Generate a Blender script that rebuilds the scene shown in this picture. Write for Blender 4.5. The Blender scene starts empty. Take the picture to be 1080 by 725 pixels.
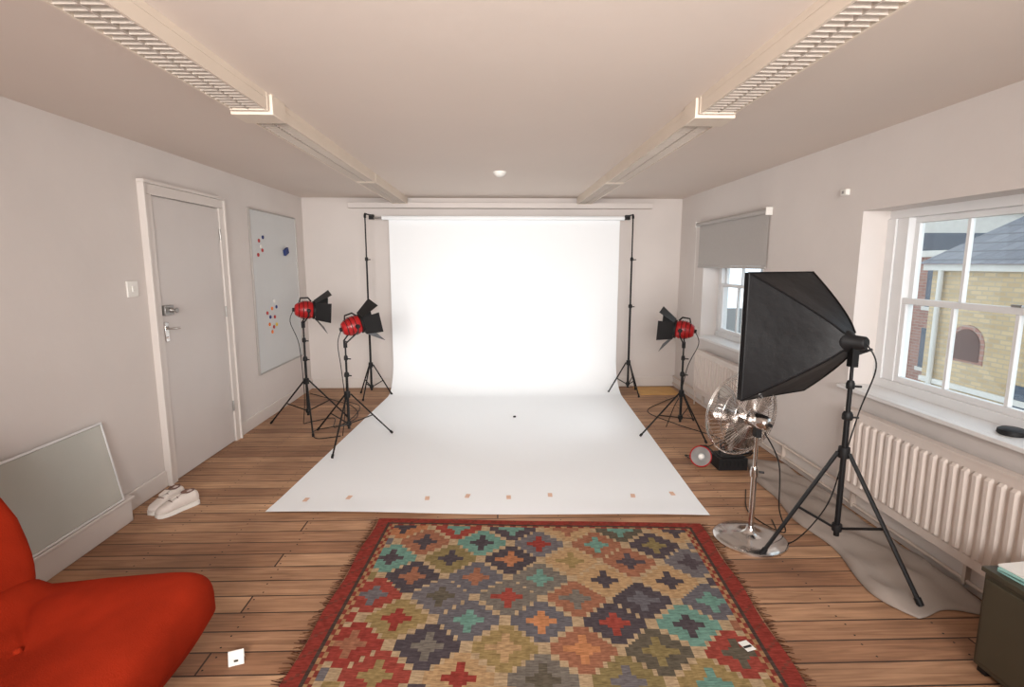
import bpy, bmesh, math, random
from mathutils import Vector, Matrix, Euler, Quaternion
random.seed(7)
pi=math.pi
# ---------------------------------------------------------------- camera
F=565.0
cam=bpy.data.cameras.new('camera'); co=bpy.data.objects.new('camera',cam); bpy.context.collection.objects.link(co)
cam.sensor_width=36; cam.lens=F/1080*36; cam.clip_start=0.05; cam.clip_end=200
co.location=(0,0,1.69); co.rotation_euler=(pi/2-math.radians(8.5),0,math.radians(-1.62))
bpy.context.scene.camera=co
sc=bpy.context.scene
sc.view_settings.view_transform='Standard'
sc.view_settings.look='None'
sc.view_settings.exposure=0.0

def srgb(r,g,b):
    f=lambda c:(c/255/12.92) if c/255<=0.04045 else ((c/255+0.055)/1.055)**2.4
    return (f(r),f(g),f(b),1)
# ---------------------------------------------------------------- materials
def mat(name,rgb,rough=0.5,metal=0.0,var=0.0,vscale=4.0,bump=0.0,bscale=60.0,stretch=(1,1,1),spec=None,sheen=0,rgb2=None,alpha=None):
    m=bpy.data.materials.new(name); m.use_nodes=True
    nt=m.node_tree; b=nt.nodes['Principled BSDF']
    c=srgb(*rgb)
    b.inputs['Base Color'].default_value=c
    b.inputs['Roughness'].default_value=rough
    b.inputs['Metallic'].default_value=metal
    if alpha is not None: b.inputs['Alpha'].default_value=alpha
    if spec is not None: b.inputs['Specular IOR Level'].default_value=spec
    if sheen: b.inputs['Sheen Weight'].default_value=sheen
    tc=nt.nodes.new('ShaderNodeTexCoord'); mp=nt.nodes.new('ShaderNodeMapping'); mp.inputs['Scale'].default_value=stretch
    nt.links.new(tc.outputs['Object'],mp.inputs['Vector'])
    if var>0 or rgb2:
        n=nt.nodes.new('ShaderNodeTexNoise'); n.inputs['Scale'].default_value=vscale; n.inputs['Detail'].default_value=5
        nt.links.new(mp.outputs[0],n.inputs['Vector'])
        r=nt.nodes.new('ShaderNodeValToRGB'); r.color_ramp.elements[0].position=0.3; r.color_ramp.elements[1].position=0.7
        if rgb2: a=srgb(*rgb2); d=c
        else:
            a=tuple(x*(1-var) for x in c[:3])+(1,); d=tuple(min(1,x*(1+var)) for x in c[:3])+(1,)
        r.color_ramp.elements[0].color=a; r.color_ramp.elements[1].color=d
        nt.links.new(n.outputs['Fac'],r.inputs[0]); nt.links.new(r.outputs[0],b.inputs['Base Color'])
    if bump>0:
        n2=nt.nodes.new('ShaderNodeTexNoise'); n2.inputs['Scale'].default_value=bscale; n2.inputs['Detail'].default_value=4
        nt.links.new(mp.outputs[0],n2.inputs['Vector'])
        bp=nt.nodes.new('ShaderNodeBump'); bp.inputs['Strength'].default_value=bump; bp.inputs['Distance'].default_value=0.01
        nt.links.new(n2.outputs['Fac'],bp.inputs['Height']); nt.links.new(bp.outputs[0],b.inputs['Normal'])
    return m
M_wall=mat('wall_paint',(216,208,203),0.75,var=0.035,vscale=1.5,bump=0.3,bscale=8)
M_ceil=mat('ceiling_paint',(218,205,195),0.8,var=0.015,vscale=1.0,bump=0.08,bscale=12)
M_trim=mat('trim_gloss',(218,210,204),0.35,var=0.02,vscale=3)
M_door=mat('door_paint',(208,201,197),0.4,var=0.02,vscale=2)
M_paper=mat('backdrop_paper',(247,250,252),0.65,var=0.008,vscale=0.8,bump=0.12,bscale=2.0)
M_fix=mat('fixture_cream',(222,208,192),0.4,var=0.02)
M_louv=mat('louvre_white',(192,180,169),0.45,var=0.02)
M_louvd=mat('louvre_reflector',(130,118,108),0.4,metal=0.3,var=0.03)
M_black=mat('black_metal',(20,19,20),0.5,var=0.1,vscale=20,spec=0.3)
M_blackp=mat('black_plastic',(24,23,24),0.55,var=0.1,vscale=20,spec=0.3)
M_chrome=mat('chrome',(215,210,206),0.16,metal=1.0,var=0.02)
M_steel=mat('brushed_steel',(170,168,165),0.35,metal=1.0,var=0.04,vscale=30)
M_red=mat('red_enamel',(168,24,26),0.35,var=0.06,vscale=15)
M_wb=mat('whiteboard_surface',(204,206,206),0.3,var=0.02,vscale=2)
M_alu=mat('aluminium',(185,180,176),0.4,metal=0.6,var=0.03)
M_blind=mat('blind_fabric',(182,177,173),0.85,var=0.03,vscale=60,bump=0.1,bscale=300)
M_rad=mat('radiator_enamel',(218,206,197),0.35,var=0.02)
M_tarp=mat('tarp_fabric',(156,144,135),0.85,var=0.07,vscale=3,bump=0.35,bscale=14)
M_orange=mat('orange_fabric',(156,44,22),0.95,var=0.14,vscale=6,bump=0.3,bscale=220,spec=0.05)
M_soft=mat('softbox_nylon',(15,14,16),0.5,var=0.15,vscale=7,bump=0.25,bscale=16,spec=0.3)
M_diff=mat('softbox_diffuser',(240,240,238),0.8,var=0.01)
M_silver=mat('softbox_silver',(180,180,180),0.35,metal=0.7,var=0.05)
M_white=mat('white_plastic',(235,232,226),0.45,var=0.02)
M_shoe=mat('shoe_canvas',(222,212,204),0.8,var=0.05,vscale=20,bump=0.2,bscale=200)
M_shoed=mat('shoe_lining',(120,92,82),0.85,var=0.08)
M_tape=mat('peach_tape',(222,184,160),0.6,var=0.05,vscale=20)
M_card=mat('cardboard',(206,160,98),0.8,var=0.08,vscale=8)
M_cab=mat('cabinet_green',(70,64,50),0.5,var=0.08,vscale=5)
M_teal=mat('teal_cover',(150,196,190),0.4,var=0.05)
M_blue=mat('blue_felt',(40,55,110),0.7,var=0.1)
M_orng=mat('orange_magnet',(230,120,40),0.4,var=0.05)
M_yel=mat('yellow_magnet',(225,190,60),0.4,var=0.05)
M_ply=mat('panel_glass',(214,214,204),0.10,var=0.03,vscale=3,alpha=0.55)
M_copper=mat('painted_pipe',(205,190,178),0.45,var=0.05,vscale=10)
M_sillw=mat('sill_white',(226,224,222),0.35,var=0.02)
M_win=mat('window_paint',(228,228,228),0.4,var=0.02)

M_glass=bpy.data.materials.new('window_glass'); M_glass.use_nodes=True
nt=M_glass.node_tree; nt.nodes.clear()
o=nt.nodes.new('ShaderNodeOutputMaterial'); mx=nt.nodes.new('ShaderNodeMixShader'); t=nt.nodes.new('ShaderNodeBsdfTransparent'); g=nt.nodes.new('ShaderNodeBsdfGlossy')
t.inputs[0].default_value=(0.96,0.98,0.98,1); g.inputs['Roughness'].default_value=0.02; mx.inputs[0].default_value=0.05
nt.links.new(t.outputs[0],mx.inputs[1]); nt.links.new(g.outputs[0],mx.inputs[2]); nt.links.new(mx.outputs[0],o.inputs[0])

# floor boards
M_floor=bpy.data.materials.new('pine_floorboards'); M_floor.use_nodes=True
nt=M_floor.node_tree; b=nt.nodes['Principled BSDF']; L=nt.links.new
tc=nt.nodes.new('ShaderNodeTexCoord')
br=nt.nodes.new('ShaderNodeTexBrick'); br.offset=0.37; br.offset_frequency=3
br.inputs['Scale'].default_value=1; br.inputs['Brick Width'].default_value=3.4; br.inputs['Row Height'].default_value=0.135
br.inputs['Mortar Size'].default_value=0.005; br.inputs['Mortar Smooth'].default_value=0.4; br.inputs['Bias'].default_value=0
br.inputs['Color1'].default_value=srgb(162,120,90); br.inputs['Color2'].default_value=srgb(206,166,130); br.inputs['Mortar'].default_value=srgb(60,38,26)
L(tc.outputs['Object'],br.inputs['Vector'])
mp=nt.nodes.new('ShaderNodeMapping'); mp.inputs['Scale'].default_value=(1.3,20,1); L(tc.outputs['Object'],mp.inputs['Vector'])
n=nt.nodes.new('ShaderNodeTexNoise'); n.inputs['Scale'].default_value=2.2; n.inputs['Detail'].default_value=8; n.inputs['Distortion'].default_value=0.8; L(mp.outputs[0],n.inputs['Vector'])
r=nt.nodes.new('ShaderNodeValToRGB'); r.color_ramp.elements[0].position=0.3; r.color_ramp.elements[0].color=(0.58,0.51,0.46,1); r.color_ramp.elements[1].position=0.64; r.color_ramp.elements[1].color=(1.08,1.05,1.02,1)
L(n.outputs['Fac'],r.inputs[0])
mm=nt.nodes.new('ShaderNodeMix'); mm.data_type='RGBA'; mm.blend_type='MULTIPLY'; mm.inputs[0].default_value=0.9
L(br.outputs['Color'],mm.inputs[6]); L(r.outputs[0],mm.inputs[7])
n3=nt.nodes.new('ShaderNodeTexNoise'); n3.inputs['Scale'].default_value=2.0; n3.inputs['Detail'].default_value=7; L(tc.outputs['Object'],n3.inputs['Vector'])
r3=nt.nodes.new('ShaderNodeValToRGB'); r3.color_ramp.elements[0].position=0.35; r3.color_ramp.elements[0].color=(0.70,0.66,0.64,1); r3.color_ramp.elements[1].position=0.62; r3.color_ramp.elements[1].color=(1,1,1,1)
L(n3.outputs['Fac'],r3.inputs[0])
m2=nt.nodes.new('ShaderNodeMix'); m2.data_type='RGBA'; m2.blend_type='MULTIPLY'; m2.inputs[0].default_value=1
L(mm.outputs[2],m2.inputs[6]); L(r3.outputs[0],m2.inputs[7]); L(m2.outputs[2],b.inputs['Base Color'])
b.inputs['Roughness'].default_value=0.6
bp=nt.nodes.new('ShaderNodeBump'); bp.inputs['Strength'].default_value=0.5; bp.inputs['Distance'].default_value=0.004; bp.invert=True
L(br.outputs['Fac'],bp.inputs['Height']); L(bp.outputs[0],b.inputs['Normal'])

def brickmat(name,c1,c2,mort,bw,rh,ms,rough=0.85,axes='yz'):
    m=bpy.data.materials.new(name); m.use_nodes=True
    nt=m.node_tree; b=nt.nodes['Principled BSDF']; L=nt.links.new
    tc=nt.nodes.new('ShaderNodeTexCoord'); sp=nt.nodes.new('ShaderNodeSeparateXYZ'); cb=nt.nodes.new('ShaderNodeCombineXYZ')
    L(tc.outputs['Object'],sp.inputs[0])
    ad=nt.nodes.new('ShaderNodeMath'); ad.operation='ADD'; L(sp.outputs[0],ad.inputs[0]); L(sp.outputs[1],ad.inputs[1])
    L(ad.outputs[0],cb.inputs[0]); L(sp.outputs[2],cb.inputs[1])
    br=nt.nodes.new('ShaderNodeTexBrick'); br.inputs['Scale'].default_value=1; br.inputs['Brick Width'].default_value=bw; br.inputs['Row Height'].default_value=rh; br.inputs['Mortar Size'].default_value=ms
    br.inputs['Color1'].default_value=srgb(*c1); br.inputs['Color2'].default_value=srgb(*c2); br.inputs['Mortar'].default_value=srgb(*mort)
    L(cb.outputs[0],br.inputs['Vector']); L(br.outputs['Color'],b.inputs['Base Color']); b.inputs['Roughness'].default_value=rough
    return m
M_ybrick=brickmat('yellow_stock_brick',(196,172,134),(176,152,116),(168,154,132),0.24,0.085,0.012)
M_rbrick=brickmat('red_brick',(160,116,102),(142,98,86),(156,140,130),0.3,0.1,0.012)  # brick colours shifted paler to imitate atmospheric haze
M_slate=brickmat('roof_slate',(118,120,126),(102,104,112),(82,84,90),0.3,0.16,0.012,0.6)
M_stone=mat('pale_stone',(206,202,194),0.8,var=0.05)
M_dkglass=mat('dark_window',(60,72,88),0.15,var=0.05)
M_arch=mat('arch_shutter',(84,56,48),0.7,var=0.08)
M_ground=mat('asphalt',(100,100,98),0.9,var=0.08)

M_rug=bpy.data.materials.new('kilim_wool'); M_rug.use_nodes=True
nt=M_rug.node_tree; b=nt.nodes['Principled BSDF']; L=nt.links.new
at=nt.nodes.new('ShaderNodeVertexColor'); at.layer_name='Col'
tc=nt.nodes.new('ShaderNodeTexCoord'); n=nt.nodes.new('ShaderNodeTexNoise'); n.inputs['Scale'].default_value=90; n.inputs['Detail'].default_value=3
mp=nt.nodes.new('ShaderNodeMapping'); mp.inputs['Scale'].default_value=(0.35,1.6,1); L(tc.outputs['Object'],mp.inputs['Vector']); L(mp.outputs[0],n.inputs['Vector'])
r=nt.nodes.new('ShaderNodeValToRGB'); r.color_ramp.elements[0].position=0.3; r.color_ramp.elements[0].color=(0.62,0.6,0.58,1); r.color_ramp.elements[1].position=0.7; r.color_ramp.elements[1].color=(1.12,1.12,1.1,1)
L(n.outputs['Fac'],r.inputs[0]); mm=nt.nodes.new('ShaderNodeMix'); mm.data_type='RGBA'; mm.blend_type='MULTIPLY'; mm.inputs[0].default_value=1
L(at.outputs[0],mm.inputs[6]); L(r.outputs[0],mm.inputs[7]); L(mm.outputs[2],b.inputs['Base Color']); b.inputs['Roughness'].default_value=0.95
b.inputs['Specular IOR Level'].default_value=0.1
bp=nt.nodes.new('ShaderNodeBump'); bp.inputs['Strength'].default_value=0.4; bp.inputs['Distance'].default_value=0.004; L(n.outputs['Fac'],bp.inputs['Height']); L(bp.outputs[0],b.inputs['Normal'])

# ---------------------------------------------------------------- mesh builder
def T(p,d=None,up='Y'):
    m=Matrix.Translation(Vector(p))
    if d is not None: m=m@Vector(d).to_track_quat('Z',up).to_matrix().to_4x4()
    return m
class MB:
    def __init__(s,name): s.name=name; s.bm=bmesh.new(); s.mats=[]
    def mi(s,m):
        if m not in s.mats: s.mats.append(m)
        return s.mats.index(m)
    def face(s,vs,m,smooth=False):
        try: f=s.bm.faces.new(vs)
        except ValueError: return None
        f.material_index=s.mi(m); f.smooth=smooth; return f
    def poly(s,pts,m,M=None):
        vs=[s.bm.verts.new((M@Vector(p)) if M else Vector(p)) for p in pts]; return s.face(vs,m)
    def box(s,x0,x1,y0,y1,z0,z1,m,M=None):
        P=[(x,y,z) for z in (z0,z1) for y in (y0,y1) for x in (x0,x1)]
        v=[s.bm.verts.new((M@Vector(p)) if M else Vector(p)) for p in P]
        for q in ((0,2,3,1),(4,5,7,6),(0,1,5,4),(2,6,7,3),(0,4,6,2),(1,3,7,5)): s.face([v[i] for i in q],m)
    def slab(s,pts,t,m,M=None):
        t=Vector(t); P=[Vector(p) for p in pts]
        a=[s.bm.verts.new((M@p) if M else p) for p in P]; b_=[s.bm.verts.new((M@(p+t)) if M else p+t) for p in P]
        s.face(a[::-1],m); s.face(b_,m); n=len(P)
        for i in range(n): s.face([a[i],a[(i+1)%n],b_[(i+1)%n],b_[i]],m)
    def tube(s,pts,r,m,seg=8,closed=False,M=None):
        P=[(M@Vector(p)) if M else Vector(p) for p in pts]; n=len(P)
        rs=r if isinstance(r,(list,tuple)) else [r]*n
        rings=[]; prev=None
        for i in range(n):
            if closed: tg=(P[(i+1)%n]-P[i-1])
            else: tg=P[min(i+1,n-1)]-P[max(i-1,0)]
            tg.normalize()
            if prev is None:
                a=Vector((0,0,1)) if abs(tg.z)<0.9 else Vector((1,0,0)); nx=tg.cross(a).normalized()
            else: nx=(prev-tg*prev.dot(tg)).normalized()
            prev=nx; ny=tg.cross(nx)
            rings.append([s.bm.verts.new(P[i]+(nx*math.cos(2*pi*k/seg)+ny*math.sin(2*pi*k/seg))*rs[i]) for k in range(seg)])
        for i in range(n if closed else n-1):
            A=rings[i];B=rings[(i+1)%n]
            for k in range(seg): s.face([A[k],A[(k+1)%seg],B[(k+1)%seg],B[k]],m,True)
        if not closed: s.face(rings[0][::-1],m); s.face(rings[-1],m)
    def lathe(s,prof,m,M=None,seg=24,caps=True):
        rings=[]
        for (r,h) in prof:
            rings.append([s.bm.verts.new((M or Matrix())@Vector((max(r,1e-4)*math.cos(2*pi*k/seg),max(r,1e-4)*math.sin(2*pi*k/seg),h))) for k in range(seg)])
        for A,B in zip(rings,rings[1:]):
            for k in range(seg): s.face([A[k],A[(k+1)%seg],B[(k+1)%seg],B[k]],m,True)
        if caps: s.face(rings[0][::-1],m); s.face(rings[-1],m)
    def grid(s,fn,nu,nv,m,smooth=True):
        V=[[s.bm.verts.new(fn(i/nu,j/nv)) for j in range(nv+1)] for i in range(nu+1)]
        for i in range(nu):
            for j in range(nv): s.face([V[i][j],V[i+1][j],V[i+1][j+1],V[i][j+1]],m,smooth)
    def obj(s,bevel=0,seg=2,sharp=35,sub=0,recalc=True):
        if recalc: bmesh.ops.recalc_face_normals(s.bm,faces=s.bm.faces[:])
        me=bpy.data.meshes.new(s.name); s.bm.to_mesh(me); s.bm.free()
        for m in s.mats: me.materials.append(m)
        try: me.set_sharp_from_angle(angle=math.radians(sharp))
        except Exception: pass
        ob=bpy.data.objects.new(s.name,me); bpy.context.collection.objects.link(ob)
        if bevel:
            md=ob.modifiers.new('bevel','BEVEL'); md.width=bevel; md.segments=seg; md.limit_method='ANGLE'; md.angle_limit=math.radians(40)
        if sub:
            md=ob.modifiers.new('sub','SUBSURF'); md.levels=sub; md.render_levels=sub
        return ob
def spline(pts,n=8):
    P=[Vector(p) for p in pts]; P=[P[0]]+P+[P[-1]]; out=[]
    for i in range(1,len(P)-2):
        for k in range(n):
            t=k/n; a,b,c,d=P[i-1:i+3]
            out.append(0.5*((2*b)+(c-a)*t+(2*a-5*b+4*c-d)*t*t+(3*b-a-3*c+d)*t**3))
    out.append(P[-2]); return out

# ---------------------------------------------------------------- room shell
XL,XR,YB,YF,H=-2.54,2.47,7.25,-2.8,2.54
WT=0.30
WY0=1.70
m=MB('floor'); m.box(XL-0.2,XR+WT,YF-0.2,YB+0.2,-0.1,0,M_floor); m.obj()
m=MB('ceiling'); m.box(XL-0.2,XR+WT,YF-0.2,YB+0.2,H,H+0.1,M_ceil); m.obj()
m=MB('wall_left'); m.box(XL-0.2,XL,YF-0.2,YB+0.2,0,H,M_wall); m.obj()
m=MB('wall_back'); m.box(XL,XR+WT,YB,YB+0.2,0,H,M_wall); m.obj()
m=MB('wall_front'); m.box(XL,XR+WT,YF-0.2,YF,0,H,M_wall); m.obj()
ops=[(-1.6,0.1,0.82,2.04),(WY0,3.63,0.82,2.04),(4.95,6.40,0.80,2.04)]
m=MB('wall_right'); y=YF
for (a,b_,z0,z1) in ops:
    m.box(XR,XR+WT,y,a,0,H,M_wall); m.box(XR,XR+WT,a,b_,0,z0,M_wall); m.box(XR,XR+WT,a,b_,z1,H,M_wall); y=b_
m.box(XR,XR+WT,y,YB,0,H,M_wall); m.obj()
m=MB('trim_1'); m.box(-1.92,2.05,YB-0.11,YB,2.40,2.475,M_wall); m.obj(bevel=0.008)
def skirt(name,segs,h=0.13):
    m=MB(name)
    for (x0,x1,y0,y1) in segs: m.box(x0,x1,y0,y1,0,h,M_trim)
    m.obj(bevel=0.006)
skirt('baseboard_left',[(XL,XL+0.02,5.14,YB),(XL,XL+0.02,3.45,3.97)])
skirt('baseboard_back',[(XL+0.022,XR-0.022,YB-0.02,YB)])
skirt('baseboard_right',[(XR-0.02,XR,YF,YB)])
m=MB('trim_2'); m.box(XL,XL+0.12,0.6,3.42,0,0.15,M_trim); m.box(XL,XL+0.135,0.6,3.435,0.151,0.172,M_trim); m.obj(bevel=0.005)
m=MB('floor_nails'); rn=random.Random(3)
for k in range(15,54):
    for j in range(-6,7):
        for dy in (0.03,0.105):
            x=j*0.41+rn.uniform(-0.012,0.012); y=k*0.135+dy
            if XL+0.05<x<XR-0.05 and 1.5<y<YB-0.05:
                m.poly([(x+0.005*math.cos(a*pi/3),y+0.005*math.sin(a*pi/3),0.0006) for a in range(6)],M_black)
m.obj(recalc=False)
m=MB('leaning_glass_panel')
Mp=Matrix.Translation((XL+0.115,0,0.174))@Matrix.Rotation(math.radians(-10),4,'Y')
m.box(0,0.010,2.252,3.338,0.013,0.515,M_ply,Mp)
for q in ((2.24,3.35,0,0.012),(2.24,3.35,0.517,0.53)): m.box(-0.004,0.014,q[0],q[1],q[2],q[3],M_win,Mp)
m.box(-0.004,0.014,3.339,3.35,0.013,0.516,M_win,Mp); m.box(-0.004,0.014,2.24,2.251,0.013,0.516,M_win,Mp)
m.obj(bevel=0.002)

# ---------------------------------------------------------------- door
m=MB('door_1')
y0,y1,zt=4.0,5.11,2.26
m.box(XL,XL+0.035,y0,y0+0.075,0,zt-0.076,M_trim); m.box(XL,XL+0.035,y1-0.075,y1,0,zt-0.076,M_trim); m.box(XL,XL+0.035,y0,y1,zt-0.075,zt,M_trim)
m.box(XL,XL+0.05,y0-0.024,y0-0.001,0,zt,M_trim);m.box(XL,XL+0.05,y1+0.001,y1+0.024,0,zt,M_trim);m.box(XL,XL+0.05,y0-0.024,y1+0.024,zt+0.001,zt+0.024,M_trim)
m.box(XL,XL+0.022,y0+0.083,y1-0.083,0.008,zt-0.083,M_door)
m.box(XL+0.023,XL+0.05,y0+0.09,y0+0.20,1.30,1.375,M_steel)
m.lathe([(0.02,0),(0.02,0.012),(0.012,0.02),(0.012,0.035),(0.019,0.04),(0.019,0.05)],M_steel,T((XL+0.05,y0+0.16,1.337),(1,0,0)),16)
m.box(XL+0.023,XL+0.031,y0+0.10,y0+0.145,1.10,1.25,M_chrome)
m.tube([(XL+0.03,y0+0.122,1.20),(XL+0.07,y0+0.122,1.20),(XL+0.075,y0+0.14,1.20),(XL+0.075,y0+0.21,1.198)],0.009,M_chrome)
m.lathe([(0.008,0),(0.008,0.01)],M_chrome,T((XL+0.03,y0+0.122,1.13),(1,0,0)),12)
for zz in (0.3,1.2,1.9): m.tube([(XL+0.03,y1-0.079,zz),(XL+0.03,y1-0.079,zz+0.1)],0.008,M_steel)
m.obj(bevel=0.003)
m=MB('light_switch'); m.box(XL,XL+0.012,3.76,3.87,1.46,1.57,M_white); m.box(XL+0.012,XL+0.019,3.80,3.83,1.495,1.535,M_white); m.obj(bevel=0.003)
m=MB('wall_sensor'); m.box(XR-0.03,XR,3.79,3.85,2.165,2.205,M_white); m.box(XR-0.034,XR-0.031,3.81,3.83,2.175,2.195,M_steel); m.obj(bevel=0.005)
m=MB('smoke_detector'); m.lathe([(0.062,0),(0.062,-0.012),(0.05,-0.03),(0.03,-0.042),(0.02,-0.045)],M_white,T((0.03,5.2,H)),28)
m.lathe([(0.052,-0.018),(0.056,-0.018),(0.056,-0.022),(0.052,-0.022)],M_steel,T((0.03,5.2,H)),28); m.obj()

# ---------------------------------------------------------------- whiteboard
m=MB('whiteboard'); a,b_,c,d=5.68,6.93,0.52,2.24
m.box(XL,XL+0.014,a,b_,c,d,M_wb)
for q in ((a-0.014,a-0.001,c-0.014,d+0.014),(b_+0.001,b_+0.014,c-0.014,d+0.014),(a,b_,c-0.014,c-0.001),(a,b_,d+0.001,d+0.014)): m.box(XL,XL+0.022,q[0],q[1],q[2],q[3],M_alu)
def mag(y,z,mt,r=0.02): m.lathe([(r,0),(r,0.008),(r*0.8,0.011)],mt,T((XL+0.014,y,z),(1,0,0)),14)
for (y,z,mt) in [(5.86,1.93,M_red),(5.93,1.83,M_red),(5.9,1.87,M_white),(5.82,1.78,M_red),(5.96,1.97,M_blue),(5.95,1.15,M_red),(6.02,1.10,M_blue),(6.08,1.19,M_orng),(6.14,1.09,M_red),(5.99,1.02,M_orng),(6.1,0.98,M_red),(6.18,1.0,M_yel),(6.2,1.2,M_blue),(6.05,0.93,M_orng),(6.15,1.27,M_white)]: mag(y,z,mt)
Me=Matrix.Translation((XL+0.015,6.56,1.83))@Matrix.Rotation(0.35,4,'X')
m.box(0,0.026,-0.055,0.055,-0.035,0.035,M_blue,Me)
m.obj(bevel=0.002)

# ---------------------------------------------------------------- fluorescent fixtures
def fixture(x0,x1,ya,yb):
    m=MB('fluorescent_ceiling_light'); zt,zb=H,H-0.085
    m.box(x0,x1,ya,yb,zt-0.03,zt,M_fix)
    m.box(x0,x0+0.012,ya,yb,zb,zt-0.031,M_fix); m.box(x1-0.012,x1,ya,yb,zb,zt-0.031,M_fix)
    m.box(x0+0.013,x1-0.013,ya+0.01,yb-0.01,zt-0.036,zt-0.031,M_louvd)
    for yy in (ya,yb): m.box(x0-0.002,x1+0.002,yy-0.010,yy+0.010,zb-0.002,zt-0.001,M_fix)
    xc=(x0+x1)/2
    n=int((yb-ya)/0.042)
    for i in range(1,n):
        yy=ya+(yb-ya)*i/n; m.box(x0+0.012,x1-0.012,yy-0.003,yy+0.003,zb+0.002,zb+0.034,M_louv)
    for xx in (xc-0.035,xc+0.035): m.tube([(xx,ya+0.03,zt-0.045),(xx,yb-0.03,zt-0.045)],0.0085,M_white)
    m.box(xc-0.003,xc+0.003,ya,yb,zb+0.001,zb+0.032,M_louv)
    return m.obj()
for (xa,xb) in ((-1.335,-1.15),(1.05,1.235)):
    fixture(xa,xb,0.45,2.88); fixture(xa,xb,2.92,5.30); fixture(xa,xb,5.34,7.13)
    m=MB('light_junction_box'); m.box(xa-0.014,xb+0.014,2.905,3.08,H-0.10,H,M_fix); m.obj(bevel=0.003)
# ---------------------------------------------------------------- windows
def window(name,ya,yb,z0,z1,cols,fw=0.055):
    m=MB(name); X0=XR+0.19
    ft=0.055
    m.box(X0,X0+0.09,ya,ya+fw,z0+0.061,z1-ft-0.001,M_win); m.box(X0,X0+0.09,yb-fw,yb,z0+0.061,z1-ft-0.001,M_win); m.box(X0,X0+0.09,ya,yb,z1-ft,z1,M_win); m.box(X0-0.01,X0+0.09,ya,yb,z0,z0+0.06,M_win)
    if fw>0.12:
        m.box(X0-0.015,X0-0.001,yb-fw*0.45,yb,z0+0.061,z1-ft-0.001,M_win); m.box(X0-0.015,X0-0.001,ya,ya+fw*0.45,z0+0.061,z1-ft-0.001,M_win)
    ya+=fw; yb-=fw; z0+=0.06; z1-=ft; zm=(z0+z1)/2
    for (xa,za,zb) in ((X0+0.045,zm-0.02,z1),(X0+0.008,z0,zm+0.02)):
        xb=xa+0.035; r=0.038
        m.box(xa,xb,ya,ya+r,za+r,zb-r,M_win); m.box(xa,xb,yb-r,yb,za+r,zb-r,M_win); m.box(xa,xb,ya,yb,zb-r+0.001,zb,M_win); m.box(xa,xb,ya,yb,za,za+r-0.001,M_win)
        for k in range(1,cols):
            yy=ya+(yb-ya)*k/cols; m.box(xa+0.004,xb-0.004,yy-0.011,yy+0.011,za+r,zb-r,M_win)
        m.box(xa+0.016,xa+0.019,ya+0.01,yb-0.01,za+0.01,zb-0.01,M_glass)
    m.box(X0-0.005,X0+0.01,(ya+yb)/2-0.03,(ya+yb)/2+0.03,zm+0.021,zm+0.035,M_steel)
    m.obj(bevel=0.003)
window('window_1',WY0,3.63,0.847,2.04,4,0.17)
window('window_2',4.95,6.40,0.827,2.04,3,0.09)
window('window_3',-1.6,0.1,0.847,2.04,3,0.09)
def sill(name,a,b_,z):
    m=MB(name); m.box(XR+0.001,XR+0.19,a+0.002,b_-0.002,z,z+0.026,M_sillw); m.box(XR-0.05,XR,a-0.04,b_+0.04,z,z+0.026,M_sillw); m.obj(bevel=0.004)
sill('trim_3',WY0,3.63,0.821); sill('trim_4',4.95,6.40,0.801); sill('trim_5',-1.6,0.1,0.821)
m=MB('roller_blind'); m.tube([(XR-0.035,4.86,2.155),(XR-0.035,6.56,2.155)],0.024,M_blind,16)
m.box(XR-0.014,XR-0.011,4.88,6.54,1.665,2.15,M_blind); m.box(XR-0.02,XR-0.006,4.88,6.54,1.64,1.664,M_blind)
for yy in (4.85,6.565): m.box(XR-0.06,XR,yy-0.006,yy+0.006,2.12,2.19,M_white)
m.tube([(XR-0.04,6.575,2.15),(XR-0.04,6.575,1.2)],0.0025,M_white,5)
m.obj(bevel=0.002)
m=MB('phone_puck'); m.lathe([(0.055,0),(0.06,0.006),(0.058,0.024),(0.045,0.032),(0.0,0.033)],M_blackp,T((2.56,2.50,0.848)),28); m.obj()

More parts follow.
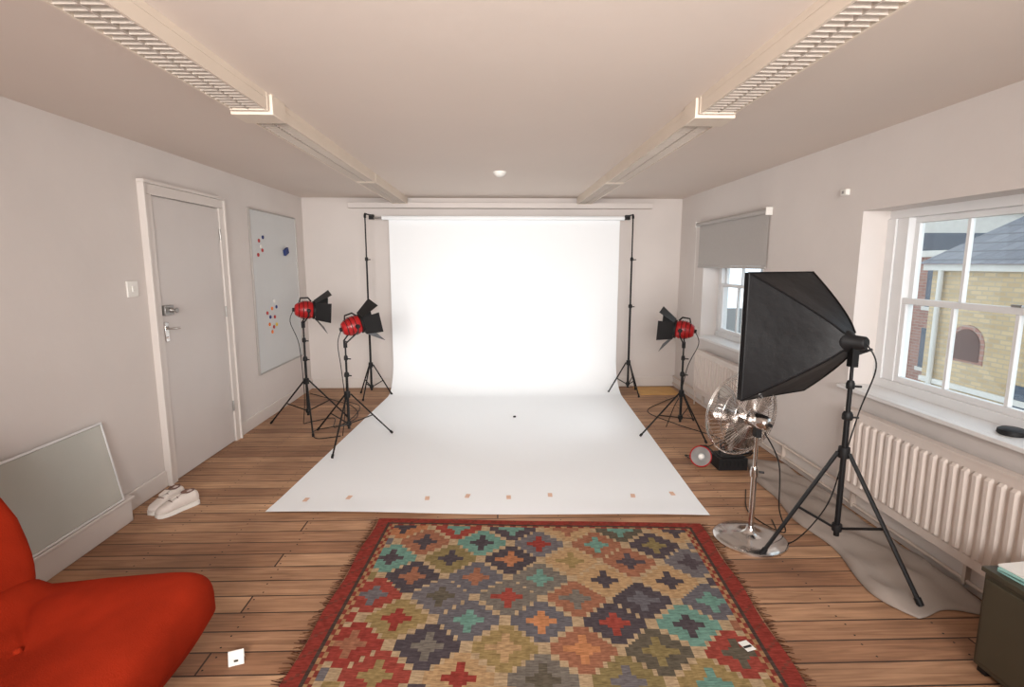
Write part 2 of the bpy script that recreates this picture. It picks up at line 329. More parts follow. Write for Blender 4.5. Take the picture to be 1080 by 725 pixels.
# ---------------------------------------------------------------- radiators
def radiator(ya,yb,z0,z1):
    m=MB('panel_radiator'); X=XR-0.06; D=0.045
    per=0.066; N=int((yb-ya-0.06)/per)
    yy=ya+0.03
    prof=[]
    for k in range(N):
        prof+= [(yy,0),(yy+0.018,0),(yy+0.028,-0.016),(yy+0.052,-0.016),(yy+0.062,0)]; yy+=per
    prof.append((yy,0))
    zb,zt=z0+0.05,z1-0.05
    prev=None
    X1=X-D
    for (py,dx) in prof:
        col=[m.bm.verts.new((X1,py,z0)),m.bm.verts.new((X1,py,zb-0.0)),m.bm.verts.new((X1+dx,py,zb+0.015)),m.bm.verts.new((X1+dx,py,zt-0.015)),m.bm.verts.new((X1,py,zt)),m.bm.verts.new((X1,py,z1))]
        if prev:
            for k in range(5): m.face([prev[k],col[k],col[k+1],prev[k+1]],M_rad)
        prev=col
    m.box(X1+0.001,X,ya+0.036,yy-0.006,z0+0.002,z1-0.007,M_rad)
    m.box(X1-0.004,X+0.005,ya+0.015,ya+0.035,z0,z1-0.007,M_rad); m.box(X1-0.004,X+0.005,yy-0.005,yy+0.015,z0,z1-0.007,M_rad)
    m.box(X1-0.004,X+0.005,ya+0.015,yy+0.015,z1-0.006,z1+0.006,M_rad)
    for q in (ya+0.3,yb-0.35): m.box(X+0.001,XR-0.001,q,q+0.03,z0+0.3,z1-0.1,M_rad)
    for q in (ya+0.0,yy+0.03):
        m.tube([(X-0.02,q,z0+0.06),(X-0.02,q,0.0)],0.008,M_copper); m.lathe([(0.018,0),(0.02,0.03),(0.016,0.06)],M_white,T((X-0.02,q,z0+0.03)),14)
        m.tube([(X-0.02,q,z0+0.05),(X-0.02,q+(0.03 if q<ya+0.1 else -0.03),z0+0.05)],0.009,M_copper)
    m.obj(recalc=True,sharp=25)
radiator(2.05,3.56,0.18,0.72); radiator(4.95,6.30,0.18,0.68)
m=MB('heating_pipe')
m.tube([(XR-0.035,YF+0.05,0.150),(XR-0.035,7.2,0.150)],0.011,M_copper,10); m.tube([(XR-0.035,YF+0.05,0.055),(XR-0.035,7.2,0.055)],0.011,M_copper,10)
for yy in [k*0.9-2 for k in range(10)]: m.box(XR-0.05,XR-0.021,yy,yy+0.02,0.04,0.165,M_copper)
m.obj()

# ---------------------------------------------------------------- backdrop
SW=3.0
def sheet_pt(u,v):
    Lf=3.25; R=0.42; Lc=R*pi/2; Lw=2.25-R; tot=Lf+Lc+Lw; s=v*tot
    if s<Lf: y=3.43+s; z=0.004
    elif s<Lf+Lc:
        a=(s-Lf)/R; y=3.43+Lf+R*math.sin(a); z=0.004+R*(1-math.cos(a))
    else: y=3.43+Lf+R; z=0.004+R+(s-Lf-Lc)
    f=min(1,(y-3.43)/(3.4))
    xc=-0.08+(0.11+0.08)*f
    x=xc+(u-0.5)*(SW+0.02*(1-f))
    if s<Lf: y+= (0.5-u)*0.14*(1-f)
    z+=0.006*math.exp(-(s/0.15)**2)*(1+math.sin(u*9))
    if z>0.3: y+=0.006*math.sin(u*7+1)
    return Vector((x,y,z))
m=MB('paper_backdrop')
m.grid(sheet_pt,48,110,M_paper)
m.tube([(-1.47,7.08,2.27),(1.66,7.08,2.27)],0.028,M_paper,20)
m.tube([(-1.60,7.08,2.27),(1.70,7.08,2.27)],0.014,M_steel,12)
m.obj(recalc=False,sharp=60)
m=MB('tape_marks')
for i,x in enumerate((-1.38,-1.08,-0.51,-0.22,0.08,0.385,0.99,1.29)):
    Mx=Matrix.Translation((x,3.70+(0.02 if i%2 else -0.01),0.0065))@Matrix.Rotation(random.uniform(-0.2,0.2),4,'Z')
    m.box(-0.016,0.016,-0.03,0.03,0,0.0012,M_tape,Mx)
m.obj()
m=MB('lens_cap'); m.lathe([(0.016,0),(0.016,0.012),(0.012,0.014)],M_blackp,T((0.19,5.75,0.0045)),16); m.obj()

# ---------------------------------------------------------------- tripods
def tripod(m,c,R,angs,collar,top,r0=0.014,low=None,met=M_black,legr=0.008):
    cx,cy=c; C=lambda z:Vector((cx,cy,z))
    low=low or collar*0.45
    for a in angs:
        if isinstance(a,tuple): f=Vector((a[0],a[1],0.014))
        else: f=Vector((cx+R*math.cos(a),cy+R*math.sin(a),0.014))
        d=(f-C(0)); d.z=0; d.normalize()
        p0=C(collar)+d*0.03
        m.tube([p0,f],legr,met,6); m.tube([f+Vector((0,0,0.0)),f+(p0-f)*0.05],legr*1.5,M_blackp,8)
        mid=p0+(f-p0)*0.52
        m.tube([C(low)+d*0.02,mid],legr*0.7,met,6)
    m.tube([C(low-0.05),C(collar+0.02)],r0,met,12)
    m.lathe([(r0*1.9,-0.03),(r0*2.1,0),(r0*1.9,0.03)],M_blackp,T(C(collar)),14); m.lathe([(r0*1.7,-0.02),(r0*1.9,0),(r0*1.7,0.02)],M_blackp,T(C(low)),14)
    h=top-collar
    secs=[(collar,collar+h*0.4,r0),(collar+h*0.4,collar+h*0.72,r0*0.8),(collar+h*0.72,top,r0*0.62)]
    for (a,b_,r) in secs:
        m.tube([C(a),C(b_)],r,met,12)
        m.lathe([(r*1.6,-0.03),(r*1.8,-0.025),(r*1.8,0.0),(r*1.3,0.015)],M_blackp,T(C(b_)),14)
        if b_<top-0.01: m.tube([C(b_-0.015),C(b_-0.015)+Vector((0.05,-0.02,0))],0.006,M_blackp,8)
for (cx,cy,ph) in ((-1.60,6.72,0.3),(1.70,6.78,0.9)):
    m=MB('backdrop_stand'); tripod(m,(cx,cy),0.25,[ph,ph+2.09,ph+4.19],0.42,2.27,0.014,low=0.14,legr=0.009)
    m.tube([(cx,cy,2.25),(cx,cy,2.29),(cx+(0.03 if cx<0 else -0.03),7.06,2.29)],0.01,M_black,8)
    m.box(cx-0.03,cx+0.03,7.04,7.1,2.25,2.31,M_black)
    m.obj()
# ---------------------------------------------------------------- studio lamps
def redhead(c,feet,collar,z,d,roll=0.0,doors=(40,40,30,30),off=0.0):
    m=MB('studio_lamp')
    tripod(m,c,0.4,feet,collar,z-0.13,0.013,low=collar*0.38,legr=0.008)
    d=Vector(d).normalized()
    P=Vector((c[0],c[1],z))
    M=T(P+d*off,d,'Y')@Matrix.Rotation(roll,4,'Z')
    m.lathe([(0.02,-0.125),(0.05,-0.12),(0.066,-0.10),(0.074,-0.07),(0.085,-0.045),(0.088,0.0),(0.085,0.03),(0.078,0.045)],M_red,M,28)
    for k in range(6):
        h=-0.085+k*0.02; rr=[0.073,0.081,0.088,0.089,0.090,0.089][k]
        m.lathe([(rr-0.006,h-0.003),(rr+0.003,h-0.003),(rr+0.003,h+0.003),(rr-0.006,h+0.003)],M_red if k%2 else M_black,M,28,caps=False)
    m.lathe([(0.080,0.045),(0.092,0.047),(0.092,0.066),(0.076,0.066),(0.076,0.05)],M_black,M,28)
    m.lathe([(0.07,0.05),(0.03,0.04),(0.0,0.03)],M_silver,M,20,caps=False); m.lathe([(0.012,0.03),(0.012,0.062),(0.006,0.066)],M_white,M,10)
    m.lathe([(0.018,-0.145),(0.02,-0.125)],M_blackp,M,14)
    m.tube([(0,0.08,-0.08),(0,0.12,-0.07),(0,0.125,0.0),(0,0.09,0.03)],0.008,M_blackp,8,M=M)
    q=0.085
    m.tube([(q,q,0.07),(-q,q,0.07),(-q,-q,0.07),(q,-q,0.07)],0.004,M_black,6,closed=True,M=M)
    for k,ang in enumerate(doors):
        Mk=M@Matrix.Rotation(k*pi/2,4,'Z')@Matrix.Translation((0,q,0.072))@Matrix.Rotation(-math.radians(ang),4,'X')
        wide=0.135 if k%2==0 else 0.10; Ln=0.17 if k%2==0 else 0.15
        m.slab([(-0.085,0,0),(0.085,0,0),(wide,0.0,Ln),(-wide,0,Ln)],(0,0.002,0),M_black,Mk)
        m.tube([(-0.08,0,0),(0.08,0,0)],0.005,M_black,6,M=Mk)
    s=d.cross(Vector((0,0,1))).normalized(); Q=P+d*off
    m.tube([Q+s*0.1,Q+s*0.112+Vector((0,0,-0.05)),P+s*0.06+Vector((0,0,-0.125)),P-s*0.06+Vector((0,0,-0.125)),Q-s*0.112+Vector((0,0,-0.05)),Q-s*0.1],0.007,M_black,8)
    for sg in (1,-1): m.lathe([(0.02,0),(0.02,0.03),(0.014,0.035)],M_blackp,T(Q+s*sg*0.088,s*sg),14)
    m.lathe([(0.018,-0.06),(0.018,0.0)],M_blackp,T(P+Vector((0,0,-0.12))),14)
    m.tube(spline([Q-d*0.13,Q-d*0.17+Vector((0,0,-0.12)),P-d*0.05+Vector((0,0,-0.35)),Vector((c[0]-0.02,c[1]-0.03,collar)),Vector((c[0]-0.05,c[1]+0.05,0.25)),Vector((c[0]-0.1,c[1]+0.12,0.014))],6),0.004,M_blackp,6)
    m.obj()
redhead((-1.95,5.42),[(-2.40,5.56),(-1.80,5.10),(-1.66,5.80)],0.50,1.23,(0.9,0.42,-0.05),0.15,(35,25,50,20),0.05)
redhead((-1.42,5.0),[(-1.44,4.51),(-1.05,5.20),(-1.83,5.32)],0.46,1.09,(0.85,0.47,0.25),0.2,(30,15,35,20),0.10)
redhead((1.85,5.2),[(1.40,5.03),(1.97,4.80),(2.12,5.55)],0.40,1.04,(-0.9,0.42,0.08),-0.15,(35,25,50,20),0.03)

# ---------------------------------------------------------------- softbox
m=MB('softbox_light')
sx,sy=1.91,2.78
tripod(m,(sx,sy),0.45,[(1.54,2.87),(2.09,2.37),(2.17,3.16)],0.66,1.20,0.015,low=0.22,legr=0.011)
ax=Vector((-0.43,0.90,0.0)).normalized(); sd=Vector((ax.y,-ax.x,0)); upv=Vector((0,0,1))
ap=Vector((1.895,2.80,1.275)); hw,hh,D=0.288,0.378,0.43
def rimp(a,b_,t):
    w=0.045+(hw-0.045)*t**0.86; h=0.045+(hh-0.045)*t**0.86
    k=1-0.06*math.sin(pi*t)*(1-max(0,(abs(a)+abs(b_)-1)))
    return ap+ax*(D*t)+sd*(a*w*k)+upv*(b_*h*k-0.015*t)
for side in range(4):
    def fn(u,v,side=side):
        c=-1+2*u
        a,b_=[(c,1),(1,-c),(-c,-1),(-1,c)][side]
        return rimp(a,b_,v)
    m.grid(fn,12,12,M_soft)
for (a,b_) in ((1,1),(1,-1),(-1,1),(-1,-1)):
    m.tube([rimp(a,b_,t/10) for t in range(11)],0.006,M_soft,6)
rim=[rimp(a,b_,1) for (a,b_) in ((1,1),(1,-1),(-1,-1),(-1,1))]
m.tube(rim,0.007,M_soft,6,closed=True)
m.slab([p for p in rim],ax*0.03,M_soft); m.poly([p+ax*0.032 for p in rim],M_diff)
m.lathe([(0.028,-0.09),(0.036,-0.08),(0.038,-0.02),(0.06,0.0),(0.06,0.02)],M_blackp,T(ap,ax),20)
m.box(-0.018,0.018,-0.022,0.022,-0.12,0.02,M_black,Matrix.Translation((sx,sy,1.26)))
m.lathe([(0.022,0),(0.026,0.02),(0.022,0.04)],M_blackp,T((sx+0.02,sy,1.24),(1,-0.3,0)),14)
m.tube([(sx,sy,1.2),(sx+0.08,sy-0.03,1.24)],0.007,M_blackp)
m.tube(spline([ap-ax*0.09,ap-ax*0.13+Vector((0.02,0,-0.12)),(sx+0.05,sy-0.02,0.9),(sx+0.02,sy+0.03,0.6),(sx-0.04,sy+0.06,0.3),(sx-0.15,sy+0.2,0.014),(sx-0.1,sy+0.5,0.014)],8),0.004,M_blackp,6)
m.obj(sharp=50)

# ---------------------------------------------------------------- pedestal fan
m=MB('pedestal_fan'); fx,fy=1.56,3.06
m.lathe([(0.215,0.0),(0.215,0.012),(0.20,0.022),(0.12,0.034),(0.05,0.045),(0.03,0.065),(0.024,0.09)],M_chrome,T((fx,fy,0.001)),40)
m.tube([(fx,fy,0.06),(fx,fy,0.44)],0.017,M_chrome,16); m.tube([(fx,fy,0.44),(fx,fy,0.68)],0.012,M_chrome,16)
m.lathe([(0.024,-0.03),(0.027,0.0),(0.02,0.03)],M_chrome,T((fx,fy,0.44)),16); m.tube([(fx,fy,0.44),(fx+0.05,fy-0.02,0.44)],0.007,M_blackp)
fd=Vector((-0.30,0.95,0.04)).normalized(); hub=Vector((fx,fy,0.76))
m.lathe([(0.015,-0.085),(0.032,-0.08),(0.045,-0.055),(0.048,0.02),(0.04,0.05),(0.025,0.06)],M_chrome,T(hub-fd*0.0,fd),24)
m.lathe([(0.010,-0.105),(0.010,-0.08)],M_blackp,T(hub,fd),12)
m.box(-0.016,0.016,-0.025,0.025,-0.10,-0.03,M_blackp,Matrix.Translation(hub))
MF=T(hub+fd*0.13,fd); Rf=0.262
for (r,h) in ((Rf,0),(Rf,0.012),(Rf*0.8,0.058),(Rf*0.8,-0.058),(Rf*0.5,0.075),(Rf*0.5,-0.075),(0.05,0.082),(0.055,-0.082)):
    m.tube([(r*math.cos(2*pi*k/40),r*math.sin(2*pi*k/40),h) for k in range(40)],0.004 if r>=Rf else 0.002,M_chrome,6,closed=True,M=MF)
for k in range(60):
    a=2*pi*k/60; cs,sn=math.cos(a),math.sin(a)
    for sg in (1,-1):
        m.tube([(0.05*cs,0.05*sn,0.08*sg),(Rf*0.5*cs,Rf*0.5*sn,0.075*sg),(Rf*0.8*cs,Rf*0.8*sn,0.058*sg),(Rf*0.96*cs,Rf*0.96*sn,0.025*sg),(Rf*cs,Rf*sn,0)],0.0013,M_chrome,4,M=MF)
m.lathe([(0.052,0.082),(0.048,0.088),(0.0,0.09)],M_chrome,MF,24); m.lathe([(0.035,-0.07),(0.035,0.03),(0.02,0.04)],M_chrome,MF,20)
for k in range(3):
    Mk=MF@Matrix.Rotation(2*pi*k/3+0.4,4,'Z')
    def bl(u,v,Mk=Mk):
        r=0.03+u*0.20; wd=0.05+0.06*math.sin(u*pi*0.75); c=(v-0.5)*2
        return Mk@Vector((r,c*wd+0.02*u,c*0.028*(1-0.3*u)))
    m.grid(bl,8,5,M_chrome)
m.tube(spline([(fx+0.02,fy-0.05,0.70),(fx+0.13,fy-0.03,0.5),(fx+0.17,fy+0.0,0.2),(fx+0.24,fy+0.05,0.014),(fx+0.15,fy+0.33,0.012),(fx+0.3,fy+0.7,0.012)],8),0.004,M_blackp,6)
m.obj(sharp=50)

# ---------------------------------------------------------------- small floor lamp + power gear
m=MB('clip_spot_lamp')
Ml=T((1.70,4.24,0.095),(-0.45,-0.8,0.35))
m.lathe([(0.02,-0.10),(0.035,-0.09),(0.045,-0.05),(0.075,-0.02),(0.085,0.02),(0.088,0.03)],M_white,Ml,26,caps=False)
m.lathe([(0.088,0.03),(0.080,0.034),(0.078,0.02)],M_red,Ml,26,caps=False); m.lathe([(0.078,0.022),(0.055,0.0),(0.03,-0.03),(0.0,-0.035)],M_silver,Ml,26,caps=False)
m.lathe([(0.02,-0.03),(0.026,0.0),(0.018,0.02),(0.0,0.026)],M_white,Ml,16,caps=False)
m.lathe([(0.05,0),(0.05,0.008),(0.015,0.012),(0.012,0.03)],M_blackp,T((1.72,4.29,0.001)),20)
m.obj()
m=MB('power_adapter'); m.box(1.82,2.06,4.16,4.34,0.001,0.10,M_blackp); m.box(1.84,2.04,4.18,4.32,0.101,0.115,M_blackp)
for k in range(6): m.box(1.85+k*0.033,1.86+k*0.033,4.155,4.345,0.03,0.08,M_black)
m.tube([(1.86,4.25,0.11),(1.86,4.25,0.15),(2.02,4.25,0.15),(2.02,4.25,0.11)],0.008,M_blackp)
m.obj(bevel=0.004)
m=MB('extension_lead')
for k in range(6):
    a=random.uniform(0,6); pts=[]
    for j in range(9):
        t=j/8*2*pi+a; rr=0.09+0.05*random.random(); pts.append((2.14+rr*1.1*math.cos(t),4.58+rr*1.3*math.sin(t),0.012+0.012*k))
    m.tube(spline(pts,5),0.005,M_blackp,6)
m.box(1.86,1.92,4.42,4.68,0.001,0.04,M_blackp)
for k in range(4): m.box(1.872,1.908,4.44+k*0.06,4.48+k*0.06,0.0405,0.045,M_black)
m.tube(spline([(1.9,4.68,0.02),(2.0,4.75,0.012),(2.15,4.95,0.012),(1.9,5.4,0.012),(1.72,5.9,0.012),(2.0,6.3,0.012),(2.3,6.6,0.012)],8),0.0045,M_blackp,6)
m.tube(spline([(1.9,4.42,0.02),(1.78,4.40,0.012),(1.66,4.5,0.012),(1.7,4.34,0.012)],8),0.0045,M_blackp,6)
m.obj()
for nm,pts in (('power_cable',[(-2.05,5.55,0.012),(-1.8,5.75,0.012),(-1.68,5.4,0.012),(-1.55,5.75,0.012),(-1.7,6.2,0.012),(-2.1,6.6,0.012),(-2.45,6.9,0.012)]),
               ('power_cable',[(-1.54,5.12,0.012),(-1.75,5.05,0.012),(-1.85,5.3,0.012),(-1.62,5.55,0.012),(-1.62,6.2,0.012),(-1.9,6.5,0.012)])):
    m=MB(nm); m.tube(spline(pts,8),0.0045,M_blackp,6); m.obj()
m=MB('cardboard_sheet'); m.box(1.86,2.38,6.72,7.14,0.001,0.012,M_card); m.obj()

# ---------------------------------------------------------------- tarp
def tarp(u,v):
    y=2.32+v*2.05; xl=1.90+0.20*v+0.03*math.sin(v*7)+(0.10*(1-v*10)**2 if v<0.1 else 0); xr=2.415
    x=xl+(xr-xl)*u
    z=0.012+0.020*(0.5+0.5*math.sin(x*26+y*5+math.sin(y*6)))+0.014*math.sin(y*11+x*9)**2+(0.05*max(0,u-0.75)*4*math.sin(y*3)**2)
    e=min(u,1-u,v,1-v); z=0.004+(z-0.004)*min(1,e*12)
    return Vector((x+0.02*math.sin(y*9)*(1-u),y+0.03*math.sin(x*15),z))
m=MB('grey_tarpaulin'); m.grid(tarp,24,90,M_tarp); ob=m.obj(recalc=False,sharp=80)
md=ob.modifiers.new('s','SOLIDIFY'); md.thickness=0.003; md.offset=1

# ---------------------------------------------------------------- cabinet bottom right
m=MB('low_cabinet')
cx0,cx1,cy0,cy1,cz=2.0,2.33,1.35,1.98,0.46
m.box(cx0,cx1,cy0,cy1,0.03,cz-0.021,M_cab); m.box(cx0-0.01,cx1+0.01,cy0-0.01,cy1+0.01,cz-0.02,cz,M_cab)
m.box(cx0-0.012,cx0-0.001,cy0+0.02,(cy0+cy1)/2-0.005,0.06,cz-0.04,M_cab); m.box(cx0-0.012,cx0-0.001,(cy0+cy1)/2+0.005,cy1-0.02,0.06,cz-0.04,M_cab)
for yy in ((cy0+cy1)/2-0.04,(cy0+cy1)/2+0.04): m.tube([(cx0-0.02,yy,0.25),(cx0-0.02,yy,0.33)],0.005,M_steel)
for (x,y) in ((cx0+0.03,cy0+0.03),(cx1-0.03,cy0+0.03),(cx0+0.03,cy1-0.03),(cx1-0.03,cy1-0.03)): m.box(x-0.02,x+0.02,y-0.02,y+0.02,0,0.029,M_black)
m.obj(bevel=0.004)
m=MB('magazine_stack')
for k,(mt,a) in enumerate(((M_teal,0.1),(M_white,-0.05),(M_teal,0.2),(M_white,0.12))):
    m.box(-0.11,0.11,-0.15,0.15,cz+0.001+k*0.0085,cz+0.008+k*0.0085,mt,Matrix.Translation((2.14,1.81,0))@Matrix.Rotation(a,4,'Z'))
m.obj()

# ---------------------------------------------------------------- rug
RW,RL=2.12,2.62; cs=0.01825
nx=int(RW/cs); ny=int(RL/cs)
pal=[(82,72,76),(76,68,72),(78,70,74),(108,102,104),(100,96,100),(142,60,52),(146,68,58),(182,124,86),(168,112,80),(130,114,78),(146,124,84),(106,140,128),(172,140,104),(148,100,78),(94,86,74),(114,106,98)]
base=(172,148,118)
rnd=random.Random(23)
medc={}
def medcol(key):
    if key not in medc:
        a=rnd.choice(pal); b_=rnd.choice(pal)
        while sum(abs(p-q_) for p,q_ in zip(a,b_))<60: b_=rnd.choice(pal)
        medc[key]=(a,b_)
    return medc[key]
bm=bmesh.new(); cl=bm.loops.layers.float_color.new('Col')
rot=Matrix.Translation((-0.79,3.385,0))@Matrix.Rotation(math.radians(-3.5),4,'Z')
def rp(i,j):
    x=i*cs; y=-j*cs
    e=0.006*math.sin(j*0.21)*(1 if i in(0,nx) else 0)
    return rot@Vector((x+e,y,0.008+0.0015*math.sin(x*5+y*4)))
V=[[bm.verts.new(rp(i,j)) for j in range(ny+1)] for i in range(nx+1)]
A,B=0.345,0.36
def q(x,s): return (math.floor(x/s)+0.5)*s
for i in range(nx):
    for j in range(ny):
        x=(i+0.5)*cs; y=(j+0.5)*cs
        ex=min(x,RW-x); ey=min(y,RL-y); e=min(ex,ey*1.3)
        if e<0.075: c=(136,56,48) if (i+j)%7 else (116,60,50)
        elif e<0.095: c=(76,60,54)
        elif e<0.125: c=(162,124,90) if ((i//2+j//2)%2) else (132,62,52)
        else:
            X=x-RW/2; Y=y-0.29
            best=None
            for o_ in (0,1):
                m_=round(X/A-0.5*o_); n_=round(Y/B-0.5*o_)
                dx=X-(m_+0.5*o_)*A; dy=Y-(n_+0.5*o_)*B
                dd=abs(dx)/(A/2)+abs(dy)/(B/2)
                if best is None or dd<best[0]: best=(dd,dx,dy,(o_,m_,n_))
            dd,dx,dy,key=best
            st=cs*2
            sxq=abs(q(dx,st)); syq=abs(q(dy,st)); ds=sxq/(A/2)+syq/(B/2)
            c1,c2=medcol(key)
            if ds<0.84 or (ds<0.95 and (abs(dx)<0.05 or abs(dy)<0.045)):
                c=c1
                if ds<0.30: c=c2
                if abs(dy)<cs and abs(dx)<A*0.22: c=c2
                if abs(dx)<cs and abs(dy)<B*0.24: c=c2
                if ds<0.12: c=c1
            elif ds<0.92: c=tuple(int(v*0.80) for v in base) if (key[1]+key[2])%2 else base
            else: c=base
        f=bm.faces.new([V[i][j],V[i][j+1],V[i+1][j+1],V[i+1][j]])
        jj=1+rnd.uniform(-0.10,0.10)
        cc=tuple(min(1,v*jj) for v in srgb(*c)[:3])+(1,)
        for lp in f.loops: lp[cl]=cc
bd=[V[i][0] for i in range(nx+1)]+[V[nx][j] for j in range(1,ny+1)]+[V[i][ny] for i in range(nx-1,-1,-1)]+[V[0][j] for j in range(ny-1,0,-1)]
lo=[bm.verts.new((v.co.x,v.co.y,0.001)) for v in bd]
red=srgb(120,46,36)
for k in range(len(bd)):
    k2=(k+1)%len(bd); f=bm.faces.new([bd[k],bd[k2],lo[k2],lo[k]])
    for lp in f.loops: lp[cl]=red
for side in (0,1):
    yy=0.0
    while yy<RL:
        yy+=rnd.uniform(0.008,0.014)
        x0=0 if side==0 else RW; sg=-1 if side==0 else 1
        ln=rnd.uniform(0.02,0.055); dyy=rnd.uniform(-0.02,0.02); w=0.0035
        pts=[(x0,-yy-w,0.006),(x0+sg*ln,-yy+dyy-w*0.5,0.003),(x0+sg*ln,-yy+dyy+w*0.5,0.003),(x0,-yy+w,0.006)]
        f=bm.faces.new([bm.verts.new(rot@Vector(p)) for p in pts]); c=srgb(*rnd.choice([(96,60,44),(120,80,56),(80,48,40)]))
        for lp in f.loops: lp[cl]=c
me=bpy.data.meshes.new('kilim_rug'); bm.to_mesh(me); bm.free(); me.materials.append(M_rug)
ob=bpy.data.objects.new('kilim_rug',me); bpy.context.collection.objects.link(ob)
m=MB('care_label'); m.box(-0.02,0.025,-0.03,0.03,0,0.002,M_white,Matrix.Translation((1.10,2.12,0.0115))@Matrix.Rotation(0.3,4,'Z')); m.box(-0.02,0.02,-0.012,0.0,0.0021,0.003,M_black,Matrix.Translation((1.10,2.12,0.0115))@Matrix.Rotation(0.3,4,'Z')); m.obj()
m=MB('folded_card')
Mc=Matrix.Translation((-1.12,2.10,0.0))@Matrix.Rotation(0.35,4,'Z')
m.slab([(-0.03,-0.02,0),(0.03,-0.02,0),(0.03,0.0,0.055),(-0.03,0.0,0.055)],(0,0.002,0),M_white,Mc)
m.slab([(-0.03,0.025,0),(0.03,0.025,0),(0.03,0.002,0.055),(-0.03,0.002,0.055)],(0,0.002,0),M_white,Mc)
m.box(-0.008,0.008,-0.0185,-0.0140,0.015,0.022,M_cab,Mc)
m.obj()

# ---------------------------------------------------------------- sneakers
def shoe(m,M):
    st=[(-0.14,0.020,0.055),(-0.132,0.030,0.080),(-0.10,0.036,0.095),(-0.05,0.037,0.088),(-0.01,0.038,0.088),(0.03,0.043,0.072),(0.07,0.047,0.056),(0.10,0.045,0.048),(0.125,0.035,0.038),(0.142,0.018,0.026)]
    n=14; rings=[]
    for (y,w,h) in st:
        rings.append([m.bm.verts.new(M@Vector((w*math.copysign(abs(math.cos(2*pi*k/n))**0.7,math.cos(2*pi*k/n)),y,0.018+h/2+(h/2)*math.copysign(abs(math.sin(2*pi*k/n))**0.8,math.sin(2*pi*k/n))))) for k in range(n)])
    for a,b_ in zip(rings,rings[1:]):
        for k in range(n): m.face([a[k],a[(k+1)%n],b_[(k+1)%n],b_[k]],M_shoe,True)
    m.face(rings[0],M_shoe,True); m.face(rings[-1][::-1],M_shoe,True)
    outline=[(w+0.005,y) for (y,w,h) in st]
    pts=[(x,y,0) for (x,y) in outline]+[(-x,y,0) for (x,y) in outline[::-1]]
    m.slab(pts,(0,0,0.026),M_white,M)
    m.lathe([(0.029,0.0),(0.031,0.006),(0.024,0.007),(0.02,-0.02)],M_shoed,M@Matrix.Translation((0,-0.075,0.108))@Matrix.Scale(1.5,4,(0,1,0)),18)
    m.box(-0.018,0.018,-0.03,0.03,0.093,0.100,M_shoe,M@Matrix.Rotation(math.radians(-14),4,'X')@Matrix.Translation((0,-0.01,0.012)))
    for k in range(4): yy=-0.015+k*0.02; z=0.112-k*0.0085; m.tube([(-0.024,yy,z-0.006),(0,yy+0.004,z+0.002),(0.024,yy,z-0.006)],0.0028,M_shoed if k%2 else M_white,5,M=M)
m=MB('sneaker'); shoe(m,Matrix.Translation((-2.32,3.62,0.001))@Matrix.Rotation(math.radians(168),4,'Z')); m.obj(sharp=60)
m=MB('sneaker'); shoe(m,Matrix.Translation((-2.21,3.56,0.001))@Matrix.Rotation(math.radians(150),4,'Z')); m.obj(sharp=60)

# ---------------------------------------------------------------- orange lounge chair
def puff(m,M,sx_,sy_,sz_,e=0.35,n=28,k2=14,mt=M_orange,fn=None):
    def sgp(v,p): return math.copysign(abs(v)**p,v)
    def f(u,v):
        a=-pi+2*pi*u; b_=-pi/2+pi*v
        p=Vector((sx_*sgp(math.cos(b_),e*1.3)*sgp(math.cos(a),e),sy_*sgp(math.cos(b_),e*1.3)*sgp(math.sin(a),e),sz_*sgp(math.sin(b_),e*1.9)))
        if fn: p=fn(p)
        return M@p
    m.grid(f,n*2,k2*2,mt)
m=MB('orange_armchair')
def seatfn(p):
    d=math.hypot(p.x+0.02,p.y)/0.4
    if p.z>0: p.z-=0.055*math.exp(-(d*1.6)**2)+0.05*math.exp(-((p.x+0.20)/0.05)**2)
    if p.z<0: s=1-0.25*(-p.z/0.2); p.x*=s; p.y*=s
    p.z+=0.025*max(0,p.x/0.4)
    return p
puff(m,Matrix.Translation((-1.61,1.69,0.245)),0.455,0.45,0.195,0.25,fn=seatfn)
def backfn(p):
    p.x+=0.08*(p.y/0.42)**2
    d=math.hypot(p.z,p.y)
    if p.x>0: p.x-=0.03*math.exp(-(d/0.12)**2)
    p.y*=1-0.22*max(0,p.z/0.45)
    return p
puff(m,Matrix.Translation((-2.15,1.69,0.60))@Matrix.Rotation(math.radians(-17),4,'Y'),0.14,0.45,0.44,0.36,fn=backfn)
m.lathe([(0.014,0),(0.014,0.006),(0.007,0.012)],M_orange,T((-1.63,1.69,0.385)),12)
for (dx,dy) in ((0.24,0.24),(0.24,-0.24),(-0.24,0.24),(-0.24,-0.24)):
    m.tube([(-1.62+dx,1.69+dy,0.07),(-1.62+dx,1.69+dy,0.0)],[0.022,0.016],M_blackp,10)
m.obj(sharp=80)

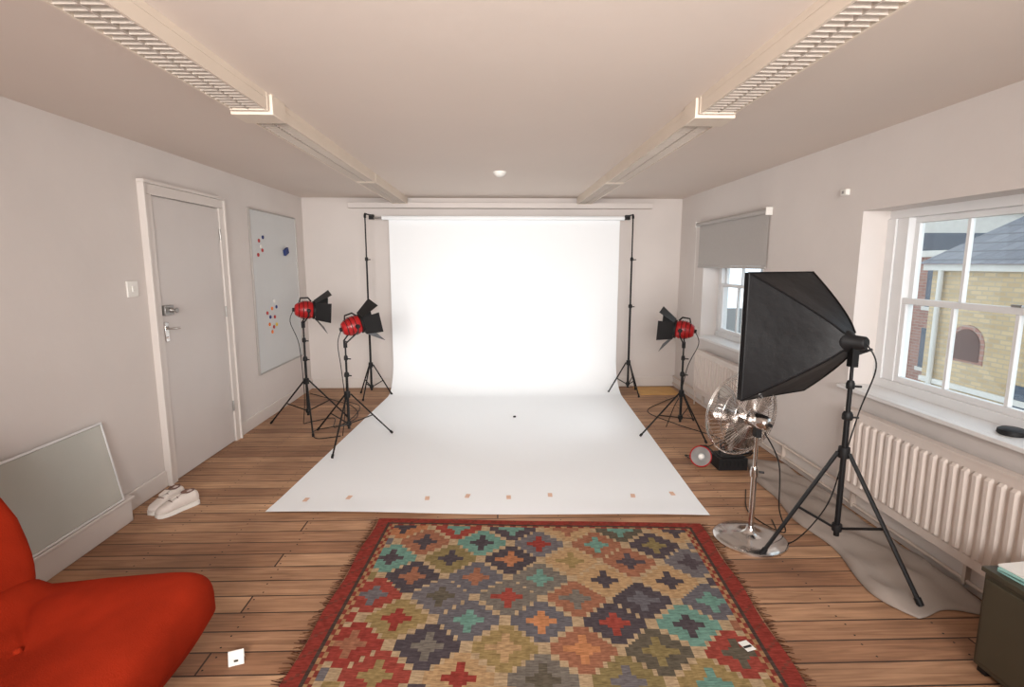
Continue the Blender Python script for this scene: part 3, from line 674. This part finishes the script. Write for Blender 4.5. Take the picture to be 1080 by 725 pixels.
# ---------------------------------------------------------------- outside
m=MB('yellow_brick_house')
X0=9.0; ya,yb=2.0,10.9; ze=1.55
m.box(X0,X0+6,ya,yb,-5,ze,M_ybrick)
m.box(X0-0.12,X0+6.1,ya-0.1,yb+0.12,ze,ze+0.12,M_stone)
rv=[m.bm.verts.new(p) for p in ((X0-0.2,ya-0.2,ze+0.13),(X0-0.2,yb+0.2,ze+0.13),(X0+6.2,yb+0.2,ze+0.13),(X0+6.2,ya-0.2,ze+0.13),(X0+3,ya+3,4.3),(X0+3,yb-3,4.3))]
for qd in ((0,1,5,4),(1,2,5),(2,3,4,5),(3,0,4)): m.face([rv[i] for i in qd],M_slate)
for yc in (9.9,7.4,4.9):
    pts=[(X0-0.03,yc+0.30,-0.15)]+[(X0-0.03,yc+0.30*math.cos(a*pi/10),0.15+0.30*math.sin(a*pi/10)) for a in range(11)]+[(X0-0.03,yc-0.30,-0.15)]
    m.slab(pts,(0.05,0,0),M_arch)
    pts=[(X0-0.015,yc+(0.38)*math.cos(a*pi/12),0.15+0.38*math.sin(a*pi/12)) for a in range(13)]+[(X0-0.015,yc-0.38,-0.2),(X0-0.015,yc+0.38,-0.2)]
    m.slab(pts,(0.03,0,0),M_rbrick)
for yc in (8.6,6.0):
    m.box(X0-0.03,X0+0.05,yc-0.35,yc+0.35,-1.6,-0.4,M_dkglass); m.box(X0-0.06,X0+0.05,yc-0.42,yc+0.42,-1.75,-1.601,M_stone)
m.box(X0-0.06,X0-0.001,ya,yb,-0.75,-0.65,M_stone)
m.tube([(X0-0.08,10.6,-5),(X0-0.08,10.6,ze)],0.05,M_stone,8)
m.obj()
m=MB('red_brick_terrace')
m.box(14,20,15.5,24,-5,1.9,M_rbrick); m.box(13.9,20.1,15.4,24.1,1.9,2.1,M_stone)
for zz in (-1.7,0.3):
    for k in range(4):
        yy=16.2+k*2; m.box(13.95,14.05,yy,yy+0.9,zz,zz+1.3,M_dkglass); m.box(13.93,14.0,yy-0.1,yy+1.0,zz-0.12,zz,M_stone)
        xx=14.3+k*1.5; m.box(xx,xx+0.8,15.42,15.55,zz,zz+1.3,M_dkglass); m.box(xx-0.1,xx+0.9,15.4,15.5,zz-0.12,zz-0.001,M_stone)
m.box(13.95,17,15.3,15.38,-2.4,-2.0,M_stone)
m.obj()
m=MB('white_office_block'); m.box(18,30,25,35,-5,6.0,M_stone)
for zz in range(-4,6,2):
    m.box(17.95,18.05,25.5,34.5,zz,zz+1.1,M_dkglass); m.box(18.5,29.5,24.9,25.02,zz,zz+1.1,M_dkglass)
m.obj()
m=MB('ground_outside'); m.box(3.2,80,-20,80,-5.2,-5,M_ground); m.obj()

# ---------------------------------------------------------------- lighting
w=bpy.data.worlds.new('sky'); sc.world=w; w.use_nodes=True
nt=w.node_tree; bg=nt.nodes['Background']; bg.inputs[0].default_value=(0.82,0.91,1.0,1); bg.inputs[1].default_value=1.9
def area(name,loc,rot,sx_,sy_,e,col,portal=False,spread=None):
    l=bpy.data.lights.new(name,'AREA'); l.shape='RECTANGLE'; l.size=sx_; l.size_y=sy_; l.energy=e; l.color=col
    if portal: l.cycles.is_portal=True
    if spread: l.spread=spread
    o=bpy.data.objects.new(name,l); o.location=loc; o.rotation_euler=rot; bpy.context.collection.objects.link(o); return o
for (n_,a,b_) in (('window_portal_a',WY0,3.63),('window_portal_b',4.95,6.40),('window_portal_c',-1.6,0.1)):
    area(n_,(XR+0.295,(a+b_)/2,1.43),(0,pi/2,0),1.2,b_-a,1,(1,1,1),portal=True)
area('added_room_fill',(0.1,-1.6,2.0),(math.radians(83),0,0),3.0,0.9,100,(1.0,0.97,0.945),spread=math.radians(84))  # unseen fill light added behind the camera to brighten the room
area('added_ceiling_fill',(0.1,-0.9,0.9),(math.radians(120),0,0),2.2,1.2,32,(1.0,0.94,0.89),spread=math.radians(100))  # added upward fill, out of view, brightens the ceiling; no actual lamp there
def spot(name,loc,target,e,col,size=120):
    l=bpy.data.lights.new(name,'SPOT'); l.energy=e; l.color=col; l.spot_size=math.radians(size); l.spot_blend=1.0; l.shadow_soft_size=0.09
    o=bpy.data.objects.new(name,l); o.location=loc; d=Vector(target)-Vector(loc); o.rotation_euler=d.to_track_quat('-Z','Y').to_euler(); bpy.context.collection.objects.link(o)
spot('lamp_beam',(-1.80,5.49,1.22),(0.1,6.5,0.5),15,(0.92,0.97,1)); spot('lamp_beam',(-1.24,5.10,1.15),(0.1,5.5,0.1),20,(0.92,0.97,1)); spot('lamp_beam',(1.72,5.28,1.05),(0,5.8,0.2),18,(0.92,0.97,1))
